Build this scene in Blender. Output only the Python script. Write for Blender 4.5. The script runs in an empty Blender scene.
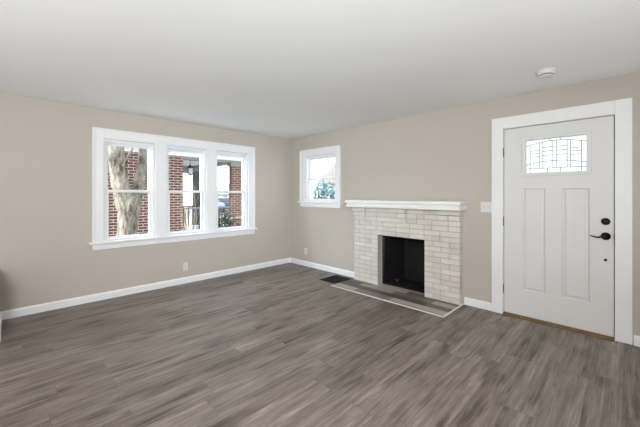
import bpy, bmesh, math, random
from mathutils import Vector, Matrix
random.seed(7)
C = bpy.context.scene.collection
SC = bpy.context.scene

# ------------------------------------------------------------------ camera, world, sun, unseen fill lights, exposure
CAM = Vector((4.774, -3.944, 1.346))
cd = bpy.data.cameras.new('camera'); cam = bpy.data.objects.new('camera', cd); C.objects.link(cam)
cam.location = CAM; cam.rotation_euler = (math.radians(90), 0, math.radians(45))
cd.sensor_width = 36.0; cd.lens = 310.0/640.0*36.0; cd.shift_y = -19.0/640.0; cd.clip_start = 0.02
SC.camera = cam
SC.view_settings.view_transform = 'Standard'; SC.view_settings.look = 'None'
SC.view_settings.exposure = 0.06; SC.view_settings.gamma = 1.0; SC.view_settings.use_curve_mapping = False

w = bpy.data.worlds.new('overcast_sky'); SC.world = w; w.use_nodes = True
nt = w.node_tree; nt.nodes.clear()
wo = nt.nodes.new('ShaderNodeOutputWorld'); bg = nt.nodes.new('ShaderNodeBackground')
tc = nt.nodes.new('ShaderNodeTexCoord'); sx = nt.nodes.new('ShaderNodeSeparateXYZ'); rp = nt.nodes.new('ShaderNodeValToRGB')
nt.links.new(tc.outputs['Generated'], sx.inputs[0]); nt.links.new(sx.outputs['Z'], rp.inputs[0])
rp.color_ramp.elements[0].position = 0.0; rp.color_ramp.elements[0].color = (1, .985, .96, 1)
rp.color_ramp.elements[1].position = 0.7; rp.color_ramp.elements[1].color = (.80, .90, 1, 1)
# bright bluish patch added to the sky to push daylight through the windows
gl = nt.nodes.new('ShaderNodeVectorMath'); gl.operation = 'DOT_PRODUCT'; gl.inputs[1].default_value = Vector((-.62, -.66, .43)).normalized()
nt.links.new(tc.outputs['Generated'], gl.inputs[0])
gm = nt.nodes.new('ShaderNodeMath'); gm.operation = 'MAXIMUM'; gm.inputs[1].default_value = 0; nt.links.new(gl.outputs['Value'], gm.inputs[0])
gp = nt.nodes.new('ShaderNodeMath'); gp.operation = 'POWER'; gp.inputs[1].default_value = 5; nt.links.new(gm.outputs[0], gp.inputs[0])
ga_ = nt.nodes.new('ShaderNodeMix'); ga_.data_type = 'RGBA'; ga_.blend_type = 'MIX'; ga_.clamp_result = False
nt.links.new(gp.outputs[0], ga_.inputs[0]); nt.links.new(rp.outputs[0], ga_.inputs[6]); ga_.inputs[7].default_value = (6.0, 7.0, 8.0, 1)
nt.links.new(ga_.outputs[2], bg.inputs['Color']); bg.inputs['Strength'].default_value = 3.4
nt.links.new(bg.outputs[0], wo.inputs[0])

def sun(d, strength, color, ang):
    l = bpy.data.lights.new('sun', 'SUN'); l.energy = strength; l.color = color; l.angle = math.radians(ang)
    o = bpy.data.objects.new('sun', l); C.objects.link(o)
    o.rotation_euler = Vector(d).to_track_quat('Z', 'Y').to_euler(); return o
sun((.13, -.90, .42), 8.0, (1, .93, .82), 3)

def lamp(name, loc, power, color, r):
    l = bpy.data.lights.new(name, 'POINT'); l.energy = power; l.color = color; l.shadow_soft_size = r
    o = bpy.data.objects.new(name, l); C.objects.link(o); o.location = loc; return o
def uplight(name, loc, power, color, size, rot=(math.pi, 0, 0)):
    l = bpy.data.lights.new(name, 'AREA'); l.energy = power; l.color = color; l.shape = 'DISK'; l.size = size
    o = bpy.data.objects.new(name, l); C.objects.link(o); o.location = loc; o.rotation_euler = rot; return o
uplight('rear_bounce_fill', (5.2, -6.5, 0.2), 85, (.92, .975, 1), 0.8)  # added fill, aimed up to bounce off the rear ceiling, no fixture there
uplight('wide_bounce_fill', (3.4, -6.3, 0.5), 80, (.94, .985, 1), 2.2)  # wide unseen fill, added behind the view to even out the ceiling
uplight('right_bounce_fill', (6.0, -3.1, 0.4), 50, (.93, .98, 1), 1.2)  # extra unseen uplight, added right of the view to brighten ceiling and door wall
def aimed(name, loc, to, power, color, size, deg):
    o = uplight(name, loc, power, color, size, (Vector(to)-Vector(loc)).to_track_quat('-Z', 'Y').to_euler())
    o.data.spread = math.radians(deg); return o
aimed('frontal_fill', (5.6, -4.7, 2.15), (0.6, -1.0, 0.8), 50, (.965, .975, 1), 1.0, 95)  # invented frontal fill, stands in for a flash and evens the far walls
aimed('corner_fill', (5.8, -4.4, 1.6), (0.0, -.2, 1.3), 4.5, (.6, .88, 1), 0.8, 50)  # cool narrow fill, added only to lift the far corner

# ------------------------------------------------------------------ node helpers and materials
def newmat(name):
    m = bpy.data.materials.new(name); m.use_nodes = True
    b = m.node_tree.nodes['Principled BSDF']; return m, m.node_tree, b
def lin(h):
    h = h.lstrip('#'); r = []
    for i in (0, 2, 4):
        v = int(h[i:i+2], 16)/255; r.append(v/12.92 if v <= .04045 else ((v+.055)/1.055)**2.4)
    return (*r, 1)
def N(t, kind, **k):
    n = t.nodes.new(kind)
    for a, b in k.items():
        if a.startswith('i_'):
            n.inputs[a[2:].replace('_', ' ')].default_value = b
        else: setattr(n, a, b)
    return n
def mth(t, op, a, b=None, c=None):
    n = t.nodes.new('ShaderNodeMath'); n.operation = op
    for i, v in enumerate((a, b, c)):
        if v is None: continue
        if isinstance(v, (int, float)): n.inputs[i].default_value = v
        else: t.links.new(v, n.inputs[i])
    return n.outputs[0]
def ramp(t, fac, stops):
    n = t.nodes.new('ShaderNodeValToRGB'); cr = n.color_ramp
    while len(cr.elements) < len(stops): cr.elements.new(.5)
    for e, (p, c) in zip(cr.elements, stops): e.position = p; e.color = c
    t.links.new(fac, n.inputs[0]); return n.outputs[0]
def mixc(t, fac, a, b, mode='MIX'):
    n = t.nodes.new('ShaderNodeMix'); n.data_type = 'RGBA'; n.blend_type = mode
    for s, v in ((n.inputs['Factor'], fac), (n.inputs['A'], a), (n.inputs['B'], b)):
        pass
    for i, v in ((0, fac), (6, a), (7, b)):
        if isinstance(v, (int, float)): n.inputs[i].default_value = v
        elif isinstance(v, tuple): n.inputs[i].default_value = v
        else: t.links.new(v, n.inputs[i])
    return n.outputs[2]
def bump(t, b, h, strength, dist=.01):
    n = t.nodes.new('ShaderNodeBump'); n.inputs['Strength'].default_value = strength; n.inputs['Distance'].default_value = dist
    t.links.new(h, n.inputs['Height']); t.links.new(n.outputs[0], b.inputs['Normal'])

def paint(name, col, rough=.5, var=.03, scale=3, bmp=0.0, bscale=200, spec=.5, metallic=0, k=1.0):
    m, t, b = newmat(name); c = tuple(v*k for v in lin(col)[:3])+(1,)
    tcn = N(t, 'ShaderNodeTexCoord'); no = N(t, 'ShaderNodeTexNoise', i_Scale=scale, i_Detail=3.0)
    t.links.new(tcn.outputs['Object'], no.inputs['Vector'])
    lo = tuple(v*(1-var) for v in c[:3])+(1,); hi = tuple(min(1, v*(1+var)) for v in c[:3])+(1,)
    t.links.new(ramp(t, no.outputs['Fac'], [(.3, lo), (.7, hi)]), b.inputs['Base Color'])
    b.inputs['Roughness'].default_value = rough; b.inputs['Specular IOR Level'].default_value = spec
    b.inputs['Metallic'].default_value = metallic
    if bmp:
        n2 = N(t, 'ShaderNodeTexNoise', i_Scale=bscale, i_Detail=2.0); t.links.new(tcn.outputs['Object'], n2.inputs['Vector'])
        bump(t, b, n2.outputs['Fac'], bmp, .002)
    return m

WALL = paint('beige_wall_paint', '#c0b8ae', .75, .015, 1.2, .15, 260, .25)
CEIL = paint('white_ceiling_paint', '#f2f2f2', .9, .012, 1.0, .1, 150, .1)
TRIM = paint('white_trim_paint', '#eeeff1', .38, .01, 4, 0, 200, .45)
DOORW = paint('white_door_paint', '#dfdfde', .42, .01, 3, .06, 90, .45)
MANTEL = paint('white_mantel_paint', '#f0f0ee', .45, .02, 6)
PLATE = paint('white_plastic', '#dcdcdb', .35, .01)
PLATEDK = paint('socket_slot_dark', '#4a4642', .6, .02)
BLACKM = paint('oil_rubbed_bronze', '#1c1917', .38, .15, 30, metallic=.6)
HINGE = paint('aged_steel_hinge', '#6c665e', .4, .08, 40, metallic=.8)
OAK = paint('oak_threshold_wood', '#735737', .5, .25, 9)
REGM = paint('black_register_metal', '#0d0f14', .6, .1, 20, spec=.25)
DUCT = paint('duct_shade_black', '#060606', .9, .02)
LEAD = paint('lead_came', '#5c5a58', .5, .1, 40, metallic=.5)
HEDGE = paint('white_vinyl_edging', '#e6e3dc', .5, .02)
CASEG = paint('grey_gap_gasket', '#57534f', .8, .05)
SLOT = paint('dark_slot', '#2a2928', .8, .02)

def plank_mat(name, across, along, width, length, x0, tones, grain=1.0, rough=.42, gap=.009, streak=1.0, idw=.2, knots=1.0):
    """procedural wood-look planks laid out by object coordinates"""
    m, t, b = newmat(name)
    tcn = N(t, 'ShaderNodeTexCoord'); s = N(t, 'ShaderNodeSeparateXYZ'); t.links.new(tcn.outputs['Object'], s.inputs[0])
    u = mth(t, 'DIVIDE', mth(t, 'SUBTRACT', s.outputs[across], x0), width)
    row = mth(t, 'FLOOR', u)
    wn = N(t, 'ShaderNodeTexWhiteNoise', noise_dimensions='1D'); t.links.new(row, wn.inputs['W'])
    v = mth(t, 'ADD', mth(t, 'DIVIDE', s.outputs[along], length), mth(t, 'MULTIPLY', wn.outputs['Value'], 7.3))
    col = mth(t, 'FLOOR', v)
    cb = N(t, 'ShaderNodeCombineXYZ'); t.links.new(row, cb.inputs[0]); t.links.new(col, cb.inputs[1])
    wid = N(t, 'ShaderNodeTexWhiteNoise', noise_dimensions='3D'); t.links.new(cb.outputs[0], wid.inputs['Vector'])
    idv = wid.outputs['Value']
    # grain coordinates
    g = N(t, 'ShaderNodeCombineXYZ')
    t.links.new(mth(t, 'MULTIPLY', s.outputs[across], 1.0), g.inputs[0])
    t.links.new(mth(t, 'MULTIPLY', s.outputs[along], .045), g.inputs[1])
    t.links.new(mth(t, 'MULTIPLY', idv, 31.0), g.inputs[2])
    n1 = N(t, 'ShaderNodeTexNoise', i_Scale=38.0*grain, i_Detail=6.0, i_Roughness=.68, i_Distortion=.2); t.links.new(g.outputs[0], n1.inputs['Vector'])
    g2 = N(t, 'ShaderNodeCombineXYZ')
    t.links.new(mth(t, 'MULTIPLY', s.outputs[across], 1.0), g2.inputs[0])
    t.links.new(mth(t, 'MULTIPLY', s.outputs[along], .13), g2.inputs[1])
    t.links.new(mth(t, 'MULTIPLY', idv, 17.0), g2.inputs[2])
    n2 = N(t, 'ShaderNodeTexNoise', i_Scale=10.0*grain, i_Detail=6.0, i_Roughness=.66, i_Distortion=.5); t.links.new(g2.outputs[0], n2.inputs['Vector'])
    n3 = N(t, 'ShaderNodeTexNoise', i_Scale=170.0*grain, i_Detail=3.0); t.links.new(g.outputs[0], n3.inputs['Vector'])
    # tone = plank id + streaks
    f = mth(t, 'ADD', mth(t, 'MULTIPLY', mth(t, 'SUBTRACT', idv, .5), idw),
            mth(t, 'ADD', mth(t, 'MULTIPLY', mth(t, 'SUBTRACT', n1.outputs['Fac'], .5), 1.35*streak),
                mth(t, 'ADD', mth(t, 'MULTIPLY', mth(t, 'SUBTRACT', n2.outputs['Fac'], .5), 1.15*streak),
                    mth(t, 'MULTIPLY', mth(t, 'SUBTRACT', n3.outputs['Fac'], .5), 0.55*streak))))
    kc = N(t, 'ShaderNodeCombineXYZ')
    t.links.new(mth(t, 'MULTIPLY', s.outputs[across], 9.0), kc.inputs[0]); t.links.new(mth(t, 'ADD', mth(t, 'MULTIPLY', s.outputs[along], 2.6), mth(t, 'MULTIPLY', idv, 13.0)), kc.inputs[1])
    t.links.new(mth(t, 'MULTIPLY', row, 3.7), kc.inputs[2])
    kv = N(t, 'ShaderNodeTexVoronoi', i_Scale=1.0); t.links.new(kc.outputs[0], kv.inputs['Vector'])
    kd = mth(t, 'MULTIPLY', mth(t, 'MAXIMUM', mth(t, 'SUBTRACT', .42, mth(t, 'ADD', kv.outputs['Distance'], mth(t, 'MULTIPLY', mth(t, 'SUBTRACT', n1.outputs['Fac'], .5), .9))), 0.0), 0.75*knots)
    f = mth(t, 'SUBTRACT', mth(t, 'ADD', f, .53), kd)
    c = ramp(t, f, [(i/(len(tones)-1), lin(h)) for i, h in enumerate(tones)])
    # seams
    fu = mth(t, 'FRACT', u); fv = mth(t, 'FRACT', v)
    eu = mth(t, 'MINIMUM', fu, mth(t, 'SUBTRACT', 1.0, fu)); ev = mth(t, 'MINIMUM', fv, mth(t, 'SUBTRACT', 1.0, fv))
    su = mth(t, 'LESS_THAN', eu, gap); sv = mth(t, 'LESS_THAN', ev, gap*width/length)
    seam = mth(t, 'MAXIMUM', su, sv)
    c = mixc(t, mth(t, 'MULTIPLY', seam, .38), c, lin('#3a332e'))
    t.links.new(c, b.inputs['Base Color'])
    b.inputs['Roughness'].default_value = rough; b.inputs['Specular IOR Level'].default_value = .45
    t.links.new(mth(t, 'ADD', rough-.06, mth(t, 'MULTIPLY', n1.outputs['Fac'], .14)), b.inputs['Roughness'])
    bump(t, b, mth(t, 'SUBTRACT', mth(t, 'MULTIPLY', n1.outputs['Fac'], .25), mth(t, 'MULTIPLY', seam, .8)), .18, .002)
    return m
FLOOR = plank_mat('grey_wood_plank_floor', 0, 1, .1778, 1.22, 4.741-.1778*40,
                  ['#3f362f', '#5c5149', '#776c64', '#8a7f76', '#aaa096'])
HEARTH = plank_mat('grey_hearth_planks', 1, 0, .128, .56, -.595,
                   ['#5a5149', '#746b62', '#857d74', '#989187', '#ada59b'], streak=.28, rough=.5, gap=.02, idw=1.35, knots=0.0)

def brick_mat(name, bricks, mortar, length=.205, height=.0677, msize=.014, rough=.85, scl=1.0):
    m, t, b = newmat(name)
    tcn = N(t, 'ShaderNodeTexCoord'); s = N(t, 'ShaderNodeSeparateXYZ'); t.links.new(tcn.outputs['Object'], s.inputs[0])
    cb = N(t, 'ShaderNodeCombineXYZ')
    t.links.new(mth(t, 'ADD', s.outputs[0], s.outputs[1]), cb.inputs[0]); t.links.new(s.outputs[2], cb.inputs[1])
    br = N(t, 'ShaderNodeTexBrick', i_Scale=1.0, i_Mortar_Size=msize/2, i_Mortar_Smooth=.1, i_Bias=0.0, i_Brick_Width=length, i_Row_Height=height)
    br.inputs['Color1'].default_value = lin(bricks[0]); br.inputs['Color2'].default_value = lin(bricks[1]); br.inputs['Mortar'].default_value = lin(mortar)
    t.links.new(cb.outputs[0], br.inputs['Vector'])
    no = N(t, 'ShaderNodeTexNoise', i_Scale=14.0, i_Detail=4.0); t.links.new(tcn.outputs['Object'], no.inputs['Vector'])
    c = mixc(t, .5, br.outputs['Color'], ramp(t, no.outputs['Fac'], [(.3, (.55, .55, .55, 1)), (.7, (1, 1, 1, 1))]), 'MULTIPLY')
    t.links.new(c, b.inputs['Base Color']); b.inputs['Roughness'].default_value = rough
    bump(t, b, mth(t, 'SUBTRACT', 1.0, br.outputs['Fac']), .4, .006)
    return m
REDBR = brick_mat('red_brick', ['#642f2a', '#3f1e1b'], '#c4b9af')
REDBR2 = brick_mat('orange_red_brick', ['#6f4338', '#4a2b25'], '#a5968a')
SOOT = brick_mat('sooty_black_brick', ['#0b0b0b', '#060606'], '#0f0f0f', .2, .068, .012, .6)

def white_brick():
    m, t, b = newmat('painted_white_brick')
    tcn = N(t, 'ShaderNodeTexCoord'); at = N(t, 'ShaderNodeAttribute', attribute_name='tone')
    no = N(t, 'ShaderNodeTexNoise', i_Scale=9.0, i_Detail=5.0, i_Roughness=.6); t.links.new(tcn.outputs['Object'], no.inputs['Vector'])
    n2 = N(t, 'ShaderNodeTexNoise', i_Scale=90.0, i_Detail=4.0); t.links.new(tcn.outputs['Object'], n2.inputs['Vector'])
    c = ramp(t, mth(t, 'ADD', mth(t, 'MULTIPLY', no.outputs['Fac'], .7), mth(t, 'MULTIPLY', at.outputs['Fac'], .3)),
             [(.2, lin('#c8c2ba')), (.5, lin('#d8d3cc')), (.8, lin('#e2ded8'))])
    t.links.new(c, b.inputs['Base Color']); b.inputs['Roughness'].default_value = .55
    bump(t, b, n2.outputs['Fac'], .25, .004); return m
WBRICK = white_brick()
WMORT = paint('painted_mortar', '#b3aba2', .8, .06, 20, .3, 120)

def glass_mat(name, tint, refl=.9):
    m = bpy.data.materials.new(name); m.use_nodes = True; t = m.node_tree; t.nodes.clear()
    o = N(t, 'ShaderNodeOutputMaterial'); tr = N(t, 'ShaderNodeBsdfTransparent'); gl = N(t, 'ShaderNodeBsdfGlossy')
    tr.inputs[0].default_value = tint; gl.inputs['Roughness'].default_value = .02
    lw = N(t, 'ShaderNodeLayerWeight', i_Blend=.5); mx = N(t, 'ShaderNodeMixShader')
    fr = mth(t, 'ADD', .04, mth(t, 'MULTIPLY', mth(t, 'POWER', lw.outputs['Facing'], 5.0), .9))
    t.links.new(mth(t, 'MULTIPLY', fr, refl), mx.inputs[0]); t.links.new(tr.outputs[0], mx.inputs[1]); t.links.new(gl.outputs[0], mx.inputs[2])
    t.links.new(mx.outputs[0], o.inputs[0]); return m
GLASS = glass_mat('clear_window_glass', (.97, .98, .98, 1))
def privacy():
    m = bpy.data.materials.new('frosted_leaded_glass'); m.use_nodes = True; t = m.node_tree; t.nodes.clear()
    o = N(t, 'ShaderNodeOutputMaterial'); tr = N(t, 'ShaderNodeBsdfTransparent'); tl = N(t, 'ShaderNodeBsdfTranslucent'); mx = N(t, 'ShaderNodeMixShader')
    tr.inputs[0].default_value = (.66, .67, .67, 1); tl.inputs[0].default_value = (.70, .71, .71, 1)
    tcn = N(t, 'ShaderNodeTexCoord'); no = N(t, 'ShaderNodeTexNoise', i_Scale=60.0, i_Detail=3.0); t.links.new(tcn.outputs['Object'], no.inputs['Vector'])
    t.links.new(mth(t, 'MULTIPLY', no.outputs['Fac'], .8), mx.inputs[0])
    t.links.new(tr.outputs[0], mx.inputs[1]); t.links.new(tl.outputs[0], mx.inputs[2]); t.links.new(mx.outputs[0], o.inputs[0]); return m
FROST = privacy()

def bark():
    m, t, b = newmat('pale_tree_bark')
    tcn = N(t, 'ShaderNodeTexCoord'); mp = N(t, 'ShaderNodeMapping'); mp.inputs['Scale'].default_value = (1, 1, .35)
    t.links.new(tcn.outputs['Object'], mp.inputs[0])
    n1 = N(t, 'ShaderNodeTexNoise', i_Scale=9.0, i_Detail=8.0, i_Roughness=.72); t.links.new(mp.outputs[0], n1.inputs['Vector'])
    n2 = N(t, 'ShaderNodeTexVoronoi', i_Scale=26.0); t.links.new(mp.outputs[0], n2.inputs['Vector'])
    c = ramp(t, n1.outputs['Fac'], [(.37, lin('#2b2824')), (.48, lin('#6b655b')), (.63, lin('#9b9486'))])
    c = mixc(t, .45, c, ramp(t, n2.outputs['Distance'], [(.0, (.45, .43, .4, 1)), (.35, (1, 1, 1, 1))]), 'MULTIPLY')
    t.links.new(c, b.inputs['Base Color']); b.inputs['Roughness'].default_value = .95
    bump(t, b, n2.outputs['Distance'], .6, .03); return m
BARK = bark()
TWIG = paint('dry_yellow_twig', '#a99f7c', .9, .25, 12, k=.55)
DKPIER = paint('shaded_pier_paint', '#3b4048', .7, .06, k=.55)  # far porch pier stands in shadow, the dark is put into its colour
PORCHC = paint('blue_grey_porch_ceiling', '#8d95a3', .8, .05, 4, k=1.0)
FRIEZE = paint('white_frieze_paint', '#e2e4e4', .6, .03, k=1.0)
BEAMG = paint('grey_beam_paint', '#9fa39d', .7, .06, k=.55)
RAILM = paint('grey_rail_paint', '#8f959d', .6, .05, k=.55)
DKRAIL = paint('dark_iron_paint', '#2e3338', .6, .05, k=.55)
STONE = paint('limestone_cap', '#cbbfa8', .8, .08, 12, k=.55)
FARROOF = paint('sage_green_roof', '#a9b5a0', .9, .08, 4, k=.26)
FARWALL = paint('cream_siding', '#e9e2d8', .8, .04, 3, k=.17)
PINKROOF = paint('pale_rose_shingles', '#d9cbc0', .9, .07, 5, k=.15)
GROUND = paint('frosty_winter_ground', '#c5c8c4', .95, .16, .9, .4, 6, k=.55)
STREET = paint('pale_concrete_street', '#d6d4cf', .9, .06, 1.5, k=.55)
CARP = paint('dark_blue_car_paint', '#27435c', .25, .05, k=.26)
TYRE = paint('tyre_rubber', '#17181a', .8, .05, k=.55)
NEEDLE = paint('blue_green_needles', '#5f7c80', .85, .5, 6)
SNOWLEAF = paint('frosted_leaf', '#c3d2de', .8, .12, 6)
SHRUBD = paint('dark_shrub_leaf', '#3c4a40', .85, .5, 7, k=.55)
LANT = paint('black_lantern_metal', '#15161a', .5, .1, metallic=.5, k=.55)
LGLASS = paint('milky_lantern_glass', '#f2f0ea', .4, .02, k=1.0)
PLANTER = paint('white_glazed_planter', '#d3dde8', .4, .06, 6, k=.55)

# ------------------------------------------------------------------ mesh helpers
def grid_solid(bm, axis, us, zs, d0, d1, holes):
    """one watertight slab with rectangular holes; axis 'x' = plane x const (u is y), 'y' = plane y const (u is x), 'z' = horizontal (u=x, z=y)"""
    us = sorted(set(us)); zs = sorted(set(zs))
    for h in holes: us += [h[0], h[1]]; zs += [h[2], h[3]]
    us = sorted(set(round(a, 5) for a in us)); zs = sorted(set(round(a, 5) for a in zs))
    def solid(i, j):
        if i < 0 or j < 0 or i >= len(us)-1 or j >= len(zs)-1: return False
        u = (us[i]+us[i+1])/2; z = (zs[j]+zs[j+1])/2
        return not any(h[0] < u < h[1] and h[2] < z < h[3] for h in holes)
    vs = {}
    def V(i, j, k):
        if (i, j, k) not in vs:
            d = (d0, d1)[k]; u, z = us[i], zs[j]
            vs[(i, j, k)] = bm.verts.new({'x': (d, u, z), 'y': (u, d, z), 'z': (u, z, d)}[axis])
        return vs[(i, j, k)]
    for i in range(len(us)-1):
        for j in range(len(zs)-1):
            if not solid(i, j): continue
            for k in (0, 1): bm.faces.new([V(i, j, k), V(i+1, j, k), V(i+1, j+1, k), V(i, j+1, k)])
            for (di, dj, a, b) in ((-1, 0, (i, j), (i, j+1)), (1, 0, (i+1, j), (i+1, j+1)), (0, -1, (i, j), (i+1, j)), (0, 1, (i, j+1), (i+1, j+1))):
                if not solid(i+di, j+dj): bm.faces.new([V(*a, 0), V(*b, 0), V(*b, 1), V(*a, 1)])
    bmesh.ops.recalc_face_normals(bm, faces=bm.faces)

def box(bm, x0, x1, y0, y1, z0, z1):
    v = [bm.verts.new((x, y, z)) for x in (x0, x1) for y in (y0, y1) for z in (z0, z1)]
    fs = [bm.faces.new([v[i] for i in q]) for q in ((0, 1, 3, 2), (4, 6, 7, 5), (0, 4, 5, 1), (2, 3, 7, 6), (0, 2, 6, 4), (1, 5, 7, 3))]
    return v, fs
def prism(bm, prof, axis, a, b):
    """closed profile extruded along an axis; profile gives the two other coordinates"""
    def P(p, s): return {'x': (s, p[0], p[1]), 'y': (p[0], s, p[1]), 'z': (p[0], p[1], s)}[axis]
    A = [bm.verts.new(P(p, a)) for p in prof]; B = [bm.verts.new(P(p, b)) for p in prof]; n = len(prof)
    bm.faces.new(A); bm.faces.new(B[::-1])
    for i in range(n): bm.faces.new([A[i], B[i], B[(i+1) % n], A[(i+1) % n]])
    bmesh.ops.recalc_face_normals(bm, faces=bm.faces)
def lathe(bm, prof, seg=24, origin=(0, 0, 0), axis='z'):
    rings = []
    for r, h in prof:
        ring = []
        for i in range(seg):
            a = 2*math.pi*i/seg; p = (r*math.cos(a), r*math.sin(a), h)
            if axis == 'y': p = (p[0], h, p[1])
            if axis == 'x': p = (h, p[0], p[1])
            ring.append(bm.verts.new(Vector(p)+Vector(origin)))
        rings.append(ring)
    for a, b in zip(rings, rings[1:]):
        for i in range(seg): bm.faces.new([a[i], a[(i+1) % seg], b[(i+1) % seg], b[i]])
    bm.faces.new(rings[0][::-1]); bm.faces.new(rings[-1])
    bmesh.ops.recalc_face_normals(bm, faces=bm.faces)
def tube(bm, pts, radii, seg=12, rough=0.0):
    pts = [Vector(p) for p in pts]; rings = []
    for i, p in enumerate(pts):
        d = (pts[min(i+1, len(pts)-1)]-pts[max(i-1, 0)]).normalized()
        a = d.cross(Vector((.31, .95, .05))).normalized(); b = d.cross(a)
        rings.append([bm.verts.new(p+(a*math.cos(2*math.pi*k/seg)+b*math.sin(2*math.pi*k/seg))*radii[i]*(1+random.uniform(-rough, rough))) for k in range(seg)])
    for a, b in zip(rings, rings[1:]):
        for i in range(seg): bm.faces.new([a[i], a[(i+1) % seg], b[(i+1) % seg], b[i]])
    bm.faces.new(rings[0][::-1]); bm.faces.new(rings[-1])
    bmesh.ops.recalc_face_normals(bm, faces=bm.faces)
def spline(pts, n):
    """Catmull-Rom resampling of (x,y,z,r) points"""
    P = [Vector(p) for p in pts]; P = [P[0]*2-P[1]]+P+[P[-1]*2-P[-2]]; out = []
    for i in range(1, len(P)-2):
        for k in range(n):
            s = k/n; a, b, c, d = P[i-1:i+3]
            out.append(.5*((2*b)+(c-a)*s+(2*a-5*b+4*c-d)*s*s+(3*b-a-3*c+d)*s**3))
    out.append(P[-2]); return out

ROOTLOC = {}
def obj(name, bm, mat, parent=None, bevel=0, smooth=False, label=None, seg=2):
    off = Vector((0, 0, 0)); p = parent
    while p is not None: off = off+p.location; p = p.parent
    if off.length: bmesh.ops.translate(bm, vec=-off, verts=bm.verts)
    me = bpy.data.meshes.new(name); bm.to_mesh(me); bm.free(); me.materials.append(mat)
    o = bpy.data.objects.new(name, me); C.objects.link(o)
    if parent is not None: o.parent = parent
    if smooth:
        for f in me.polygons: f.use_smooth = True
    if bevel:
        md = o.modifiers.new('bevel', 'BEVEL'); md.width = bevel; md.segments = seg; md.limit_method = 'ANGLE'
        md.angle_limit = math.radians(50); md.harden_normals = False
    if label: o['label'] = label
    return o
def empty(name, loc, label=None, cat=None, group=None, kind=None):
    o = bpy.data.objects.new(name, None); C.objects.link(o); o.location = loc; o.empty_display_size = .1
    return tag(o, label, cat, group, kind)
def tag(o, label=None, cat=None, group=None, kind=None):
    if label: o['label'] = label
    if cat: o['category'] = cat
    if group: o['group'] = group
    if kind: o['kind'] = kind
    return o
def boxes(name, bs, mat, parent=None, bevel=0, label=None):
    bm = bmesh.new()
    for b in bs: box(bm, *b)
    return obj(name, bm, mat, parent, bevel, label=label)

H = 2.44; XR = 6.6; YF = -4.02; YB = -7.4; T = .16
# ------------------------------------------------------------------ room shell
bm = bmesh.new(); grid_solid(bm, 'z', [0-T, XR+T], [YB-T, T], -.12, 0, []); 
tag(obj('floor', bm, FLOOR), 'grey brown wood plank floor', 'floor', kind='structure')
bm = bmesh.new(); grid_solid(bm, 'z', [0-T, XR+T], [YB-T, T], H, H+.12, [])
tag(obj('ceiling', bm, CEIL), 'plain white ceiling', 'ceiling', kind='structure')
OPEN = [(-3.09, -2.50), (-2.33, -1.74), (-1.57, -.98)]; WZ0, WZ1 = .745, 2.06
bm = bmesh.new(); grid_solid(bm, 'x', [YB, 0], [0, H], -T, 0, [(a, b, WZ0, WZ1) for a, b in OPEN])
tag(obj('wall_left', bm, WALL), 'beige wall with the three windows', 'wall', kind='structure')
SX0, SX1, SZ0, SZ1 = .45, 1.215, 1.215, 2.05
DX0, DX1, DZ = 3.755, 4.682, 2.09
bm = bmesh.new(); grid_solid(bm, 'y', [-T, XR+T], [0, H], 0, T, [(SX0, SX1, SZ0, SZ1), (DX0, DX1, 0, DZ), (2.12, 2.86, 0, .745)])
tag(obj('wall_back', bm, WALL), 'beige wall with the fireplace and front door', 'wall', kind='structure')
bm = bmesh.new(); grid_solid(bm, 'x', [YB, 0], [0, H], XR, XR+T, [])
tag(obj('wall_right', bm, WALL), 'beige wall beyond the front door', 'wall', kind='structure')
bm = bmesh.new(); grid_solid(bm, 'y', [-T, XR+T], [0, H], YB-T, YB, [])
tag(obj('wall_rear', bm, WALL), 'beige wall of the dining end', 'wall', kind='structure')
bm = bmesh.new(); grid_solid(bm, 'y', [0, .72], [0, .55], YF-.12, YF, [])  # height cut to keep its shadow off the left wall and ceiling
tag(obj('wall_front', bm, WALL), 'short beige wall return at the left edge, cut low to let light past', 'wall', kind='structure')

BBP = [(0, 0), (.014, 0), (.014, .072), (.010, .084), (.004, .092), (0, .092)]
def baseboard(name, axis, a, b, at, sgn, label):
    bm = bmesh.new(); prism(bm, [(at+sgn*d, z) for d, z in BBP], axis, a, b)
    tag(obj(name, bm, TRIM), label, 'baseboard', kind='structure')
baseboard('baseboard_left', 'y', YF, 0, 0, 1, 'white baseboard under the three windows')
baseboard('baseboard_back', 'x', .014, 1.674, 0, -1, 'white baseboard from the corner to the fireplace')
baseboard('baseboard_back.001', 'x', 3.338, 3.643, 0, -1, 'short white baseboard between fireplace and door casing')
baseboard('baseboard_back.002', 'x', 4.797, XR, 0, -1, 'white baseboard right of the door casing')
baseboard('baseboard_front', 'x', .014, .72, YF, 1, 'white baseboard at the left edge')

# ------------------------------------------------------------------ triple window: shared casing, stool, apron
t = empty('trim_1', (0.0, -2.026, .745), 'white casing around the three windows', 'window casing', kind='structure')
c0, c1, ct = -3.206, -.85, 2.182; P = .022
boxes('side_casing', [(0, P, c0, OPEN[0][0]-.006, .745, ct)], TRIM, t, .003)
boxes('side_casing', [(0, P, OPEN[2][1]+.006, c1, .745, ct)], TRIM, t, .003)
for a, b in ((OPEN[0][1], OPEN[1][0]), (OPEN[1][1], OPEN[2][0])):
    boxes('mullion_casing', [(0, P-.001, a+.006, b-.006, .745, 2.066)], TRIM, t, .003)
boxes('head_casing', [(0, P-.001, OPEN[0][0]-.006, OPEN[2][1]+.006, 2.066, ct)], TRIM, t, .003)
boxes('backband', [(0, P+.012, c0-.010, c0+.012, .745, ct+.010), (0, P+.012, c1-.012, c1+.010, .745, ct+.010), (0, P+.0118, c0-.010, c1+.010, ct-.012, ct+.0098)], TRIM, t, .003)
bm = bmesh.new(); prism(bm, [(-.02, .718), (.048, .718), (.054, .724), (.054, .739), (.048, .745), (-.02, .745)], 'y', -3.25, -.81)
obj('window_stool', bm, TRIM, t)
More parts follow.
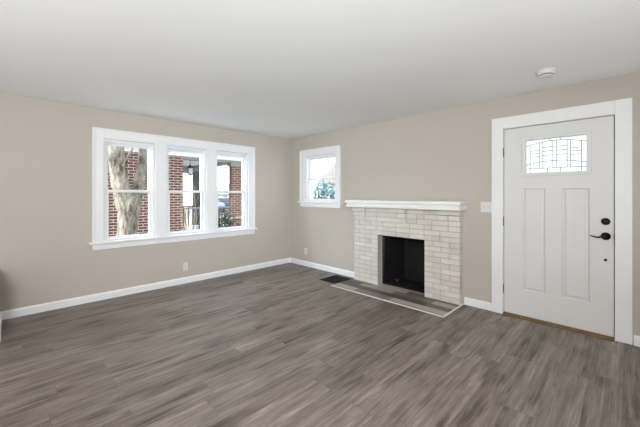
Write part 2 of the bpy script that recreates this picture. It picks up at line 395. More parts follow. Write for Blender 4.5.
bm = bmesh.new(); prism(bm, [(0, .640), (.012, .640), (.018, .650), (.018, .718), (0, .718)], 'y', -3.215, -.842)
obj('window_apron', bm, TRIM, t, .002)

def sash(parent, name, ax, u0, u1, z0, z1, d0, d1, stile, top, bot, mid):
    """rectangular sash ring with its pane; ax 'x': plane x const, u=y.  ax 'y': plane y const, u=x"""
    bm = bmesh.new(); grid_solid(bm, ax, [u0, u1], [z0, z1], d0, d1, [(u0+stile, u1-stile, z0+bot, z1-top)])
    s = obj(name, bm, TRIM, parent, .002)
    bm = bmesh.new(); q = (u0+stile-.006, u1-stile+.006, z0+bot-.006, z1-top+.006)
    if ax == 'x': box(bm, mid-.002, mid+.002, q[0], q[1], q[2], q[3])
    else: box(bm, q[0], q[1], mid-.002, mid+.002, q[2], q[3])
    obj('pane', bm, GLASS, s)
    return s

LBL = ['left window of the three, tree outside', 'middle window of the three, porch lantern outside', 'right window of the three, brick porch pier outside']
for i, (a, b) in enumerate(OPEN):
    wn = empty('window_%d' % (i+1), (-.07, (a+b)/2, WZ0), LBL[i], 'window', kind='structure')
    bm = bmesh.new(); grid_solid(bm, 'x', [a, b], [WZ0, WZ1], -T-.01, .002, [(a+.012, b-.012, WZ0+.004, WZ1-.018)])
    obj('window_frame', bm, TRIM, wn)
    bm = bmesh.new(); grid_solid(bm, 'x', [a+.012, b-.012], [WZ0+.004, WZ1-.018], -.028, -.012, [(a+.028, b-.028, WZ0+.0045, WZ1-.034)])
    obj('stop_bead', bm, TRIM, wn, .002)
    sash(wn, 'upper_sash', 'x', a+.014, b-.014, 1.375, WZ1-.02, -.108, -.072, .040, .045, .034, -.09)
    sash(wn, 'lower_sash', 'x', a+.014, b-.014, WZ0+.006, 1.408, -.067, -.030, .040, .034, .042, -.05)

# ------------------------------------------------------------------ small window in the fireplace wall
wn = empty('window_4', ((SX0+SX1)/2, .07, SZ0), 'small window left of the fireplace', 'window', kind='structure')
bm = bmesh.new(); grid_solid(bm, 'y', [SX0, SX1], [SZ0, SZ1], -.002, T+.01, [(SX0+.012, SX1-.012, SZ0+.004, SZ1-.018)])
obj('window_frame', bm, TRIM, wn)
bm = bmesh.new(); grid_solid(bm, 'y', [SX0+.012, SX1-.012], [SZ0+.004, SZ1-.018], .012, .028, [(SX0+.028, SX1-.028, SZ0+.0045, SZ1-.034)])
obj('stop_bead', bm, TRIM, wn, .002)
sash(wn, 'upper_sash', 'y', SX0+.014, SX1-.014, 1.612, SZ1-.02, .075, .111, .042, .034, .034, .093)
sash(wn, 'lower_sash', 'y', SX0+.014, SX1-.014, SZ0+.006, 1.645, .033, .070, .042, .034, .045, .052)
s0, s1, st = .318, 1.318, 2.168
boxes('side_casing', [(s0, SX0-.006, -P, 0, SZ0, st)], TRIM, wn, .003)
boxes('side_casing', [(SX1+.006, s1, -P, 0, SZ0, st)], TRIM, wn, .003)
boxes('head_casing', [(SX0-.006, SX1+.006, -P+.001, 0, SZ1+.006, st)], TRIM, wn, .003)
boxes('backband', [(s0-.01, s0+.012, -P-.012, 0, SZ0, st+.01), (s1-.012, s1+.01, -P-.012, 0, SZ0, st+.01), (s0-.01, s1+.01, -P-.0118, 0, st-.012, st+.0098)], TRIM, wn, .003)
bm = bmesh.new(); prism(bm, [(.02, SZ0-.027), (-.048, SZ0-.027), (-.054, SZ0-.021), (-.054, SZ0-.006), (-.048, SZ0), (.02, SZ0)], 'x', .272, 1.358)
obj('window_stool', bm, TRIM, wn)
bm = bmesh.new(); prism(bm, [(0, 1.115), (-.012, 1.115), (-.018, 1.125), (-.018, SZ0-.027), (0, SZ0-.027)], 'x', .312, 1.324)
obj('window_apron', bm, TRIM, wn, .002)

# ------------------------------------------------------------------ front door
d = empty('door_1', (4.2185, .02, 0), 'white front door with a leaded glass lite', 'door', kind='structure')
bm = bmesh.new(); grid_solid(bm, 'y', [DX0, DX1], [0, DZ], 0, T, [(DX0+.008, DX1-.008, -1, DZ-.008)])
obj('door_jamb', bm, TRIM, d)
ca, cb_, cz = 3.645, 4.790, 2.212
boxes('side_casing', [(ca, DX0+.006, -P, 0, 0, cz)], TRIM, d, .003)
boxes('side_casing', [(DX1-.006, cb_, -P, 0, 0.004, cz)], TRIM, d, .003)
boxes('head_casing', [(DX0+.006, DX1-.006, -P+.001, 0, DZ-.006, cz)], TRIM, d, .003)
# slab with real holes for lite and recessed panels
SL0, SL1, SB, STP = 3.768, 4.669, .026, 2.077; YS = .004; YE = .048
LX0, LX1, LZ0, LZ1 = 3.960, 4.494, 1.560, 1.946
PAN = [(3.944, 4.146, .306, 1.408), (4.288, 4.498, .306, 1.408)]
bm = bmesh.new(); grid_solid(bm, 'y', [SL0, SL1], [SB, STP], YS, YE, [(LX0, LX1, LZ0, LZ1)] + PAN)
slab = obj('door_slab', bm, DOORW, d, .002)
def raised_panel(x0, x1, z0, z1):
    bm = bmesh.new()
    def loop(i, y): return [bm.verts.new(p) for p in ((x0+i, y, z0+i), (x1-i, y, z0+i), (x1-i, y, z1-i), (x0+i, y, z1-i))]
    ls_ = [loop(0, YS), loop(.010, YS+.011), (loop(.018, YS+.011)), loop(.034, YS+.003)]
    for A, B in zip(ls_, ls_[1:]):
        for k in range(4): bm.faces.new([A[k], A[(k+1) % 4], B[(k+1) % 4], B[k]])
    bm.faces.new(ls_[-1])
    bk = loop(0, YE); bm.faces.new(bk[::-1])
    for k in range(4): bm.faces.new([ls_[0][k], ls_[0][(k+1) % 4], bk[(k+1) % 4], bk[k]])
    bmesh.ops.recalc_face_normals(bm, faces=bm.faces)
    return obj('door_panel', bm, DOORW, slab)
for q in PAN: raised_panel(*q)
# lite frame with a moulded lip
GX0, GX1, GZ0, GZ1 = 3.976, 4.478, 1.577, 1.929
bm = bmesh.new(); grid_solid(bm, 'y', [3.941, 4.513], [1.541, 1.965], YS-.010, YE+.006, [(GX0, GX1, GZ0, GZ1)])
lf = obj('lite_frame', bm, DOORW, d, .005, seg=2)
bm = bmesh.new(); box(bm, GX0-.004, GX1+.004, .022, .030, GZ0-.004, GZ1+.004); obj('leaded_pane', bm, FROST, d)
bm = bmesh.new(); YG = .019; cw = .0028
def came(pts, r=cw): tube(bm, [(x, YG, z) for x, z in pts], [r]*len(pts), 6)
def arch(x, lo, hi): 
    s = (x-4.2275)/(.2515); return hi-(hi-lo)*s*s
xs = [GX0+(GX1-GX0)*i/16 for i in range(17)]
came([(x, arch(x, 1.864, 1.905)) for x in xs]); came([(x, arch(x, 1.662, 1.697)) for x in xs]); came([(GX0, 1.622), (GX1, 1.622)])
VX = [4.013, 4.098, 4.125, 4.211, 4.239, 4.327, 4.354, 4.438]
for x in VX: came([(x, 1.622), (x, arch(x, 1.864, 1.905))])
for k, (a, b) in enumerate(((0, 1), (2, 3), (4, 5), (6, 7))):
    for z in ((1.812, 1.780, 1.747) if k in (0, 3) else (1.842, 1.800, 1.757)): came([(VX[a], z), (VX[b], z)])
for x in (4.180, 4.276): came([(x, arch(x, 1.864, 1.905)), (x, GZ1)])
for x in (4.013, 4.164, 4.274, 4.438): came([(x, GZ0), (x, 1.622)])
obj('lead_came', bm, LEAD, d)
# hardware
bm = bmesh.new(); lathe(bm, [(.001, -.018), (.018, -.018), (.022, -.014), (.031, -.009), (.033, -.004), (.033, YS)], 28, (4.613, 0, 1.093), 'y')
db = obj('deadbolt', bm, BLACKM, d, smooth=True)
bm = bmesh.new(); prism(bm, [(4.600, 1.087), (4.626, 1.087), (4.629, 1.093), (4.626, 1.099), (4.600, 1.099), (4.597, 1.093)], 'y', -.036, -.016); obj('thumb_turn', bm, BLACKM, db, .002)
bm = bmesh.new(); lathe(bm, [(.010, -.040), (.012, -.020), (.020, -.013), (.033, -.009), (.036, -.004), (.036, YS)], 28, (4.613, 0, .955), 'y')
dh = obj('door_handle', bm, BLACKM, d, smooth=True)
bm = bmesh.new(); pts = spline([(4.617, -.045, .955, .010), (4.590, -.048, .953, .0095), (4.560, -.050, .945, .0075), (4.530, -.050, .951, .006), (4.505, -.047, .957, .0045)], 6)
tube(bm, [p[:3] for p in pts], [p[3] for p in pts], 12); obj('lever', bm, BLACKM, dh, smooth=True)
bm = bmesh.new(); lathe(bm, [(.003, -.012), (.010, -.010), (.012, -.004), (.012, YS)], 16, (4.612, 0, .733), 'y'); obj('foot_latch_button', bm, BLACKM, d, smooth=True)
boxes('strike_plate', [(4.6695, 4.6745, -.0225, .02, .925, .985)], BLACKM, d, .001)
for z in (1.817, 1.046, .289):
    bm = bmesh.new(); lathe(bm, [(.0045, z-.052), (.0065, z-.048), (.0065, z+.048), (.0045, z+.052)], 12, (3.764, -.006, 0)); box(bm, 3.7615, 3.7665, -.004, .03, z-.048, z+.048)
    obj('hinge', bm, HINGE, d)
boxes('weatherstrip', [(3.7632, 3.7678, .012, .04, .03, 2.08), (4.6692, 4.6738, .022, .04, .03, 2.08), (3.765, 4.672, .012, .04, 2.0775, 2.0815)], CASEG, d)
bm = bmesh.new(); prism(bm, [(-.045, 0), (-.045, .006), (-.030, .016), (.0, .021), (.15, .021), (.15, 0)], 'x', DX0+.009, DX1-.009)
obj('threshold', bm, OAK, d, label='worn oak door threshold')

# ------------------------------------------------------------------ fireplace
fp = empty('fireplace', (2.50, -.04, 0), 'white painted brick fireplace with a white mantel shelf and black firebox', 'fireplace')
FX0, FX1, FY, ZT = 1.684, 3.314, -.088, 1.152
OX0, OX1, OZ = 2.122, 2.862, .745; CH = ZT/17
bm = bmesh.new()
grid_solid(bm, 'y', [FX0+.006, FX1-.006], [0, ZT], FY+.007, -.001, [(OX0-.004+.008, OX1+.004-.008, -1, OZ+.004)])
for sx_, e in ((OX0, -1), (OX1, 1)):        # painted return of the brick leg into the wall opening
    pass
mort = bm
tone = []
def fbrick(bm, x0, x1, y0, y1, z0, z1):
    v, f = box(bm, x0, x1, y0, y1, z0, z1); tval = random.random()
    for q in f: q[lay] = tval
obj('mortar_bed', mort, WMORT, fp)
bm = bmesh.new(); lay = bm.faces.layers.float.new('tone')
G_ = .0075
for r in range(17):
    z0 = r*CH+G_/2; z1 = (r+1)*CH-G_/2
    if r == 0: z0 = .001
    segs = [(FX0, FX1)] if z0 >= OZ-.03 else [(FX0, OX0), (OX1, FX1)]
    for a, b in segs:
        L_ = .2127; x = a; cuts = [a]
        off = (.5 if r % 2 else 1.0)
        if abs(a-OX1) < 1e-6: off = (1.0 if r % 2 else .55)
        nx = a+L_*off
        while nx < b-.06:
            cuts.append(nx); nx += L_*(1 if random.random() > .16 else .5)
        cuts.append(b)
        br_ = [(FX0, FX0+.215, 15), (2.35, 2.605, 14), (FX1-.265, FX1, 15)]     # corbelled brackets under the shelf
        for q0, q1, rr in br_:
            if r >= rr:
                cuts = [c for c in cuts if not (q0-.05 < c < q1+.05) or c in (a, b)]
                if rr == 14: cuts += [q0, q1] + ([(q0+q1)/2] if r == 15 else [])
                else: cuts += [q1 if q0 == FX0 else q0] + ([(q0+q1)/2] if r == 15 else [])
        cuts = sorted(set(cuts))
        for c_, e_ in zip(cuts, cuts[1:]):
            pr = FY-random.uniform(-.003, .001)
            x0 = c_+(0 if c_ == a else G_/2); x1 = e_-(0 if e_ == b else G_/2)
            for q0, q1, rr in br_:
                if r >= rr and q0-.001 < (c_+e_)/2 < q1+.001: pr -= .026+.018*(r-rr)
            if r == 16:
                if c_ == a and a == FX0: x0 -= .012
                if e_ == b and b == FX1: x1 += .012
            edge = (e_ == OX0 or c_ == OX1)
            y1 = -.001
            if edge and z1 < OZ+.01: y1 = .034
            if edge:
                # jamb bricks run back into the wall opening
                fbrick(bm, x0, x1, pr, -.001, z0, z1)
            else: fbrick(bm, x0, x1, pr, -.001, z0, z1)
br = obj('brick_surround', bm, WBRICK, fp, .0035, label='white painted running bond brick')
# painted jamb returns inside the opening
boxes('jamb_return', [(OX0-.0015, OX0+.0035, -.08, .036, .001, OZ-.002)], WBRICK, fp, label='painted brick return left of the firebox')
boxes('jamb_return', [(OX1-.0035, OX1+.0015, -.08, .036, .001, OZ-.002)], WBRICK, fp, label='painted brick return right of the firebox')
# firebox, black brick walls splaying to a back
bm = bmesh.new()
def quad(a, b, c, d_): bm.faces.new([bm.verts.new(p) for p in (a, b, c, d_)])
fx0, fx1, y0, y1_, ht = OX0+.0035, OX1-.0035, .036, .46, .742
A = [(fx0, y0), (fx1, y0), (fx1-.12, y1_), (fx0+.12, y1_)]
O_ = [(fx0-.12, y0), (fx1+.12, y0), (fx1+.12, y1_+.1), (fx0-.12, y1_+.1)]
def V3(p, z): return (p[0], p[1], z)
zt = .95
quad(V3(A[0], .004), V3(A[3], .004), V3(A[3], zt), V3(A[0], zt)); quad(V3(A[3], .004), V3(A[2], .004), V3(A[2], zt), V3(A[3], zt))
quad(V3(A[2], .004), V3(A[1], .004), V3(A[1], zt), V3(A[2], zt)); quad(V3(A[0], zt), V3(A[1], zt), V3(A[2], zt), V3(A[3], zt))
quad(V3(A[0], .004), V3(A[1], .004), V3(A[2], .004), V3(A[3], .004))
quad((fx0, y0, ht), (fx1, y0, ht), (fx1, y0, zt), (fx0, y0, zt))
bmesh.ops.remove_doubles(bm, verts=bm.verts, dist=.0005); bmesh.ops.recalc_face_normals(bm, faces=bm.faces)
for f in bm.faces: f.normal_flip()
fb = obj('firebox', bm, SOOT, fp, label='sooty black firebox')
md = fb.modifiers.new('shell', 'SOLIDIFY'); md.thickness = .05; md.offset = 1
# steel lintel over the opening
boxes('lintel', [(OX0-.002, OX1+.002, -.075, .036, OZ-.006, OZ)], BLACKM, fp)
bm = bmesh.new(); tube(bm, [(2.26, .20, .056), (2.33, .17, .06)], [.014, .014], 10); tube(bm, [(2.30, .185, .005), (2.30, .185, .075)], [.011, .011], 10)
obj('gas_stub', bm, paint('rusty_pipe', '#4a372b', .7, .3, 30), fp, label='small rusty gas pipe stub')
# mantel shelf with a cove between two boards
bm = bmesh.new()
prof = [(-.002, 1.152), (-.205, 1.152), (-.214, 1.158), (-.216, 1.184), (-.212, 1.192), (-.200, 1.197), (-.198, 1.208), (-.206, 1.214), (-.222, 1.217), (-.226, 1.222), (-.226, 1.254), (-.221, 1.260), (-.002, 1.260)]
MX0, MX1 = 1.607, 3.372
n = len(prof); rings = []
def ins(y): return -( -.226 - y)            # the same moulding returns round the ends
for sgn, xe in ((1, MX0), (-1, MX1)):
    rings.append([bm.verts.new((xe+sgn*ins(p[0]) if p[0] < -.1 else xe+sgn*(ins(prof[1][0]) if p[1] < 1.2 else ins(-.221)), p[0], p[1])) for p in prof])
for i in range(n):
    bm.faces.new([rings[0][i], rings[1][i], rings[1][(i+1) % n], rings[0][(i+1) % n]])
# end returns: walls following the profile back to the wall
for sgn, ring in ((1, rings[0]), (-1, rings[1])):
    back = [bm.verts.new((v.co.x, -.002, v.co.z)) for v in ring[1:-1]]
    fr = ring[1:-1]
    for i in range(len(fr)-1): bm.faces.new([fr[i], fr[i+1], back[i+1], back[i]])
    bm.faces.new([ring[0], ring[1], back[0]]) if (ring[0].co-back[0].co).length > 1e-5 else None
bmesh.ops.remove_doubles(bm, verts=bm.verts, dist=.0004); bmesh.ops.recalc_face_normals(bm, faces=bm.faces)
obj('mantel_shelf', bm, MANTEL, fp, label='white moulded mantel shelf')

# ------------------------------------------------------------------ hearth set flush in the floor
h = empty('hearth', (2.48, -.33, 0), 'flush grey plank hearth in front of the fireplace with a white border strip', 'hearth')
boxes('hearth_planks', [(1.645, 3.316, -.572, -.0895, .0005, .004), (2.130, 2.854, -.0895, .030, .0005, .004)], HEARTH, h)
bm = bmesh.new(); prism(bm, [(-.592, 0), (-.592, .004), (-.587, .007), (-.575, .007), (-.572, .004), (-.572, 0)], 'x', 1.645, 3.336); obj('border_strip', bm, HEDGE, h)
bm = bmesh.new(); prism(bm, [(3.316, 0), (3.316, .004), (3.319, .007), (3.331, .007), (3.336, .004), (3.336, 0)], 'y', -.592, -.016); obj('border_strip', bm, HEDGE, h)

# ------------------------------------------------------------------ floor register
v = empty('floor_register', (1.468, -.295, 0), 'black metal floor register beside the hearth', 'floor register')
VX0, VX1, VY0, VY1 = 1.300, 1.638, -.492, -.094
bm = bmesh.new(); grid_solid(bm, 'z', [VX0, VX1], [VY0, VY1], .0005, .006, [(VX0+.02, VX1-.02, VY0+.02, VY1-.02)]); obj('register_frame', bm, REGM, v, .002)
bm = bmesh.new()
N_ = 20
for i in range(N_):
    y = VY0+.02+(VY1-VY0-.04)*(i+.5)/N_; box(bm, VX0+.0195, VX1-.0195, y-.005, y+.005, .0012, .005)
for x in (VX0+.11, VX0+.169, VX0+.228): box(bm, x-.004, x+.004, VY0+.0195, VY1-.0195, .001, .0046)
obj('register_grille', bm, REGM, v)
boxes('duct_shade_sheet', [(VX0+.0198, VX1-.0198, VY0+.0198, VY1-.0198, .0004, .0010)], DUCT, v)  # near-black sheet under the grille, its colour stands in for shade in the duct

# ------------------------------------------------------------------ outlets and switch
def outlet(name, ax, u, z, label):
    loc = (0, u, z) if ax == 'x' else (u, 0, z)
    o = empty(name, loc, label, 'outlet', 'wall outlets')
    def bx(u0, u1, z0, z1, d0, d1):
        return (d0, d1, u+u0, u+u1, z+z0, z+z1) if ax == 'x' else (u+u0, u+u1, -d1, -d0, z+z0, z+z1)
    boxes('cover_plate', [bx(-.037, .037, -.060, .060, 0, .006)], PLATE, o, .002)
    for dz in (.024, -.024):
        f = boxes('receptacle', [bx(-.017, .017, dz-.015, dz+.015, .006, .0085)], PLATE, o, .003)
        boxes('slot', [bx(-.009, -.006, dz-.004, dz+.007, .0083, .009), bx(.006, .009, dz-.003, dz+.006, .0083, .009), bx(-.003, .003, dz-.011, dz-.006, .0083, .009)], PLATEDK, f)
    boxes('screw', [bx(-.003, .003, -.003, .003, .006, .0072)], HINGE, o)
outlet('wall_outlet', 'x', -2.062, .250, 'white duplex outlet low on the wall under the three windows')
outlet('wall_outlet.001', 'y', .455, .277, 'white duplex outlet low on the wall under the small window')
s = empty('light_switch', (3.5825, 0, 1.198), 'white double light switch plate beside the front door casing', 'light switch')
boxes('cover_plate', [(3.524, 3.641, -.006, 0, 1.138, 1.258)], PLATE, s, .002)
for x in (3.559, 3.606):
    boxes('switch_opening', [(x-.006, x+.006, -.0066, -.005, 1.186, 1.211)], PLATE, s)
    bm = bmesh.new(); prism(bm, [(-.006, 1.190), (-.006, 1.207), (-.019, 1.211), (-.017, 1.202)], 'x', x-.004, x+.004); obj('toggle', bm, PLATE, s)

# ------------------------------------------------------------------ smoke detector
sd = empty('smoke_detector', (4.248, -.590, H), 'round white smoke detector on the ceiling near the door', 'smoke detector')
bm = bmesh.new(); lathe(bm, [(.076, H-.0005), (.076, H-.010), (.072, H-.013), (.068, H-.013)], 36, (4.248, -.590, 0)); obj('base_plate', bm, PLATE, sd, smooth=False)
bm = bmesh.new(); lathe(bm, [(.068, H-.013), (.069, H-.030), (.060, H-.038)], 36, (4.248, -.590, 0)); obj('housing', bm, PLATE, sd, .001)
bm = bmesh.new(); lathe(bm, [(.0545, H-.038), (.0545, H-.044)], 36, (4.248, -.590, 0)); obj('vent_slot', bm, SLOT, sd)
bm = bmesh.new(); lathe(bm, [(.056, H-.044), (.055, H-.050), (.044, H-.056), (.012, H-.058), (.012, H-.060), (.001, H-.060)], 36, (4.248, -.590, 0)); obj('sensor_cap', bm, PLATE, sd)

# ================================================================== outdoors
bm = bmesh.new(); GZ = -.45
grid_solid(bm, 'z', [-45, 12], [-20, 45], GZ-.2, GZ, [(-.4, XR+.4, YB-.4, .4)])
tag(obj('ground', bm, GROUND), 'pale frosty ground outside', 'ground', kind='structure')
bm = bmesh.new(); grid_solid(bm, 'z', [-45, 12], [9.0, 15.0], GZ, GZ+.02, [])
tag(obj('street', bm, STREET), 'pale concrete street beyond the porch', 'street', kind='structure')

def at(px, py, x=None, y=None, dep=None):
    """world point that a picture position shows on the plane x or y, or at a depth: used once to survey real positions"""
    l = (px-320)/310; u = (194.5-py)/310; s_ = .70710678
    dv = Vector((-s_+l*s_, s_+l*s_, u))
    k = dep if dep is not None else ((x-CAM.x)/dv.x if x is not None else (y-CAM.y)/dv.y)
    return CAM+dv*k
# --- tree beside the left window
TX = -1.95
def limb(name, parent, pts, n=6, seg=14, rough=.05, mat=None):
    q = []
    for (px, py, wpx, dx) in pts:
        p = at(px, py, x=TX+dx); dep = (CAM-p).dot(Vector((.7071, -.7071, 0))); q.append((p.x, p.y, p.z, wpx/310*dep/2*.93))
    q = spline(q, n); bm = bmesh.new(); tube(bm, [v[:3] for v in q], [v[3] for v in q], seg, rough)
    return obj(name, bm, mat or BARK, parent, smooth=True)
b0 = at(128, 236, x=TX)
tr = empty('tree', (b0.x, b0.y, GZ), 'pale barked tree with a forked trunk outside the left window', 'tree')
limb('trunk', tr, [(124, 290, 27, 0), (125, 260, 20, 0), (126.5, 236, 18.5, 0), (128.5, 215, 20.5, 0), (129.5, 204, 21, 0), (129.5, 196, 15, 0), (129.5, 191, 6, .02)])
limb('limb', tr, [(127, 216, 15, 0), (124, 200, 18, 0), (120.5, 184, 17, .05), (117.5, 165, 16, .05), (115.5, 146, 15.5, .05), (113, 120, 16, .02), (108, 70, 13, -.2), (100, 20, 9, -.4)])
limb('limb', tr, [(130, 216, 13, 0), (134, 200, 14, 0), (138, 188, 12, -.05), (141.5, 170, 10.5, -.1), (143.5, 148, 8.5, -.1), (147, 118, 8, -.15), (153, 70, 8, -.3), (160, 20, 5, -.5)])
limb('branch', tr, [(119, 176, 5, .12), (123, 168, 4, .15), (128, 157, 3, .2), (133, 146, 2.4, .25), (139, 125, 2, .3), (147, 90, 1.4, .3)], seg=8)

# --- neighbouring brick house with a side porch
NX = -3.6
hs = empty('brick_house', (NX-1.5, -2.0, GZ), 'red brick house with a front porch outside the three windows', 'house')
YE_ = -.70                                   # where the wall ends and the porch begins
ZB = 2.36
bm = bmesh.new(); box(bm, NX-6, NX, -6.5, YE_, GZ, ZB); obj('brick_wall', bm, REDBR, hs)
boxes('frieze', [(NX-6, NX+.02, -6.5, 1.15, ZB, ZB+.19)], FRIEZE, hs)
bm = bmesh.new(); prism(bm, [(-6.9, ZB+.19), (1.5, ZB+.19), (1.5, ZB+.27), (-2.7, ZB+2.6), (-6.9, ZB+.27)], 'x', NX-6, NX+.35); obj('roof', bm, FARROOF, hs)
boxes('porch_ceiling', [(NX-2.95, NX-.28, YE_, .62, ZB+.005, ZB+.03)], PORCHC, hs)
boxes('porch_beam', [(NX-.28, NX, YE_, 1.10, ZB-.07, ZB)], BEAMG, hs)
boxes('porch_beam', [(NX-2.95, NX-.28, .66, .98, ZB-.08, ZB)], BEAMG, hs)
boxes('porch_beam', [(NX-3.1, NX-2.85, YE_, .98, ZB-.24, ZB)], PORCHC, hs)
boxes('porch_floor', [(NX-3.1, NX+.05, YE_, 1.05, GZ, .05)], STREET, hs)
def pier(x0, x1, y0, y1, pm):
    p = boxes('porch_pier', [(x0, x1, y0, y1, .05, ZB-.07)], pm, hs)
    boxes('pier_cap', [(x0-.03, x1+.03, y0-.03, y1+.03, .62, .68)], STONE, p)
    boxes('pier_head', [(x0-.04, x1+.04, y0-.04, y1+.04, ZB-.17, ZB-.06)], BEAMG, p)
pier(NX-.16, NX, .72, 1.10, REDBR2); pier(NX-3.0, NX-2.84, .80, 1.03, DKPIER)
def railing(ax, a, b, fix, z0, z1, mat):
    ex = 'porch_railing'
    def bxx(u0, u1, w_, zz0, zz1): return (u0, u1, fix-w_, fix+w_, zz0, zz1) if ax == 'x' else (fix-w_, fix+w_, u0, u1, zz0, zz1)
    r_ = boxes(ex, [bxx(a, b, .03, z1-.05, z1)], mat, hs); 
    boxes('bottom_rail', [bxx(a, b, .02, z0, z0+.04)], mat, r_)
    n_ = int((b-a)/.105)
    for i in range(n_):
        u = a+(b-a)*(i+.5)/n_; boxes('baluster', [bxx(u-.014, u+.014, .014, z0+.03, z1-.04)], mat, r_)
railing('y', YE_, .72, NX-.08, .15, 1.00, RAILM); railing('x', NX-2.84, NX-.16, .88, .15, .95, DKRAIL); railing('y', YE_, .80, NX-2.92, .15, .95, DKRAIL)
# lantern hanging from the porch ceiling
lp = at(190.2, 170, dep=9.2)
ln = empty('hanging_lantern', (lp.x, lp.y, ZB), 'black lantern with milky glass hanging from the porch ceiling', 'lantern')
bm = bmesh.new(); tube(bm, [(lp.x, lp.y, ZB+.004), (lp.x, lp.y, lp.z+.13)], [.008, .008], 8); obj('chain_rod', bm, LANT, ln)
bm = bmesh.new(); lathe(bm, [(.02, .15), (.03, .13), (.095, .06), (.095, .05)], 6, lp); obj('lantern_cap', bm, LANT, ln)
bm = bmesh.new(); lathe(bm, [(.072, .05), (.056, -.13)], 6, lp); obj('lantern_glass', bm, LGLASS, ln)
bm = bmesh.new(); lathe(bm, [(.06, -.13), (.05, -.15), (.02, -.17)], 6, lp)
for i in range(6):
    a = math.pi/3*i; c_, s_ = math.cos(a), math.sin(a); tube(bm, [(lp.x+.076*c_, lp.y+.076*s_, lp.z+.05), (lp.x+.060*c_, lp.y+.060*s_, lp.z-.13)], [.006, .006], 5)
obj('lantern_frame', bm, LANT, ln)

# --- bushes
def leafy(bm, centre, rad, n, size, flat=1.0):
    for _ in range(n):
        while True:
            p = Vector((random.uniform(-1, 1), random.uniform(-1, 1), random.uniform(-1, 1)))
            if .35 < p.length < 1: break
        p = Vector((p.x*rad[0], p.y*rad[1], p.z*rad[2]))+Vector(centre)
        m = Matrix.Rotation(random.uniform(0, 6.28), 3, 'Z') @ Matrix.Rotation(random.uniform(-1.2, 1.2), 3, 'X')
        L_, W_ = size*random.uniform(.7, 1.3), size*.38
        bm.faces.new([bm.verts.new(p+m @ Vector(q)) for q in ((0, 0, 0), (W_, L_*.5, .15*L_), (0, L_, 0), (-W_, L_*.5, .15*L_))])
def twigs(bm, base, n, h, spread, r=.006):
    for _ in range(n):
        a = random.uniform(0, 6.28); q = Vector(base); pts = [q.copy()]; dv = Vector((math.cos(a)*spread, math.sin(a)*spread, 1))
        for k in range(4):
            q = q+dv*(h/4)*random.uniform(.8, 1.1); dv += Vector((random.uniform(-.25, .25), random.uniform(-.25, .25), 0)); pts.append(q.copy())
        tube(bm, pts, [r, r*.9, r*.7, r*.5, r*.3], 5)
# bare twiggy shrub in front of the porch
sp = at(188, 230, x=-2.75)
sb = empty('bare_shrub', (sp.x, sp.y, GZ), 'bare twiggy shrub before the porch seen through the middle window', 'shrub')
bm = bmesh.new(); twigs(bm, (sp.x, sp.y, GZ), 14, 2.1, .07, .009); obj('stems', bm, TWIG, sb)
pl = at(192, 228, x=-3.15)
pn = empty('planter', (pl.x, pl.y, GZ), 'pale planter by the porch railing at the bottom of the middle window', 'planter')
bm = bmesh.new(); lathe(bm, [(.10, GZ), (.12, GZ+.1), (.15, pl.z-.05), (.17, pl.z+.06), (.15, pl.z+.06), (.13, pl.z+.02)], 20, (pl.x, pl.y, 0)); obj('pot', bm, PLANTER, pn, smooth=True)
sp = at(224, 224, x=-2.9)
sb = empty('dark_shrub', (sp.x, sp.y, GZ), 'dark leafy shrub before the porch seen through the right window', 'shrub')
bm = bmesh.new(); leafy(bm, (sp.x, sp.y, .35), (.38, .42, .62), 900, .075); obj('foliage', bm, SHRUBD, sb)
bm = bmesh.new(); twigs(bm, (sp.x, sp.y, GZ), 10, 1.35, .22, .012); obj('stems', bm, TWIG, sb)
# frosted evergreen outside the small window
ep = at(325, 190, y=2.6)
ev = empty('evergreen_bush', (ep.x, ep.y, GZ), 'blue green frosted evergreen bush outside the small window', 'bush')
bm = bmesh.new(); leafy(bm, (ep.x, ep.y, 1.15), (.42, .42, .55), 1300, .10); leafy(bm, (ep.x, ep.y, .5), (.62, .62, .75), 1300, .10); obj('needles', bm, NEEDLE, ev)
bm = bmesh.new(); leafy(bm, (ep.x, ep.y, .95), (.66, .66, .62), 800, .085); tag(obj('frosted_tips', bm, SNOWLEAF, ev), kind='stuff')
bm = bmesh.new(); twigs(bm, (ep.x, ep.y, GZ), 14, 2.0, .22, .012); obj('stems', bm, TWIG, ev)
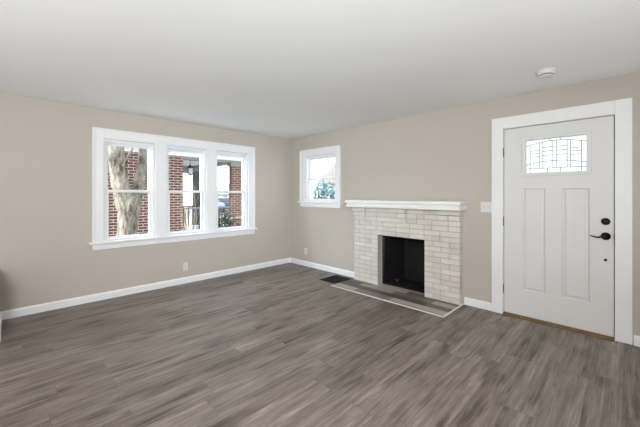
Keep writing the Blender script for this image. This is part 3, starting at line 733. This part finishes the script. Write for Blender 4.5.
# --- far houses and a car across the street
def far_house(x0, x1, y0, y1, hw, hr, ax, wall, roof, label):
    o = empty('far_house', ((x0+x1)/2, (y0+y1)/2, GZ), label, 'house')
    boxes('wall', [(x0, x1, y0, y1, GZ, hw)], wall, o)
    bm = bmesh.new()
    if ax == 'x': prism(bm, [(y0-.4, hw), (y1+.4, hw), ((y0+y1)/2, hr)], 'x', x0-.4, x1+.4)
    else: prism(bm, [(x0-.4, hw), (x1+.4, hw), ((x0+x1)/2, hr)], 'y', y0-.4, y1+.4)
    obj('roof', bm, roof, o)
    for k in range(3):
        xx = x0+(x1-x0)*(k+.5)/3; boxes('window', [(xx-.5, xx+.5, y0-.03, y0+.02, .6, 1.9)], DKRAIL, o)
fa = at(206, 190, y=19).x; fb_ = at(229, 190, y=19).x
far_house(fa, fb_, 19, 25, 1.35, 3.1, 'x', FARWALL, FARROOF, 'low pale house with a sage roof far beyond the porch')
ga = at(321, 190, y=18).x
far_house(ga, ga+9, 18, 26, 2.4, 6.0, 'y', FARWALL, PINKROOF, 'pale house with a rose roof across the street from the small window')
cp = at(222.5, 192, y=11.5)
car = empty('car', (cp.x, cp.y, GZ), 'dark blue car parked on the street seen past the porch pier', 'car')
bm = bmesh.new(); prism(bm, [(-2.1, .35), (2.1, .35), (2.15, .75), (1.9, .95), (1.1, 1.0), (.5, 1.42), (-.9, 1.45), (-1.6, 1.0), (-2.15, .9)], 'y', cp.y-.85, cp.y+.85)
bmesh.ops.translate(bm, vec=(cp.x, 0, GZ+.02), verts=bm.verts); obj('car_body', bm, CARP, car, .05)
for sx_ in (-1.3, 1.3):
    for sy in (-.86, .66):
        bm = bmesh.new(); lathe(bm, [(.33, sy), (.33, sy+.2)], 18, (cp.x+sx_, cp.y, GZ+.35), 'y'); obj('wheel', bm, TYRE, car)
bm = bmesh.new(); prism(bm, [(.95, 1.02), (.45, 1.36), (-.85, 1.38), (-1.4, 1.02)], 'y', cp.y-.862, cp.y-.83); bmesh.ops.translate(bm, vec=(cp.x, 0, GZ+.02), verts=bm.verts); obj('side_glass', bm, TYRE, car)
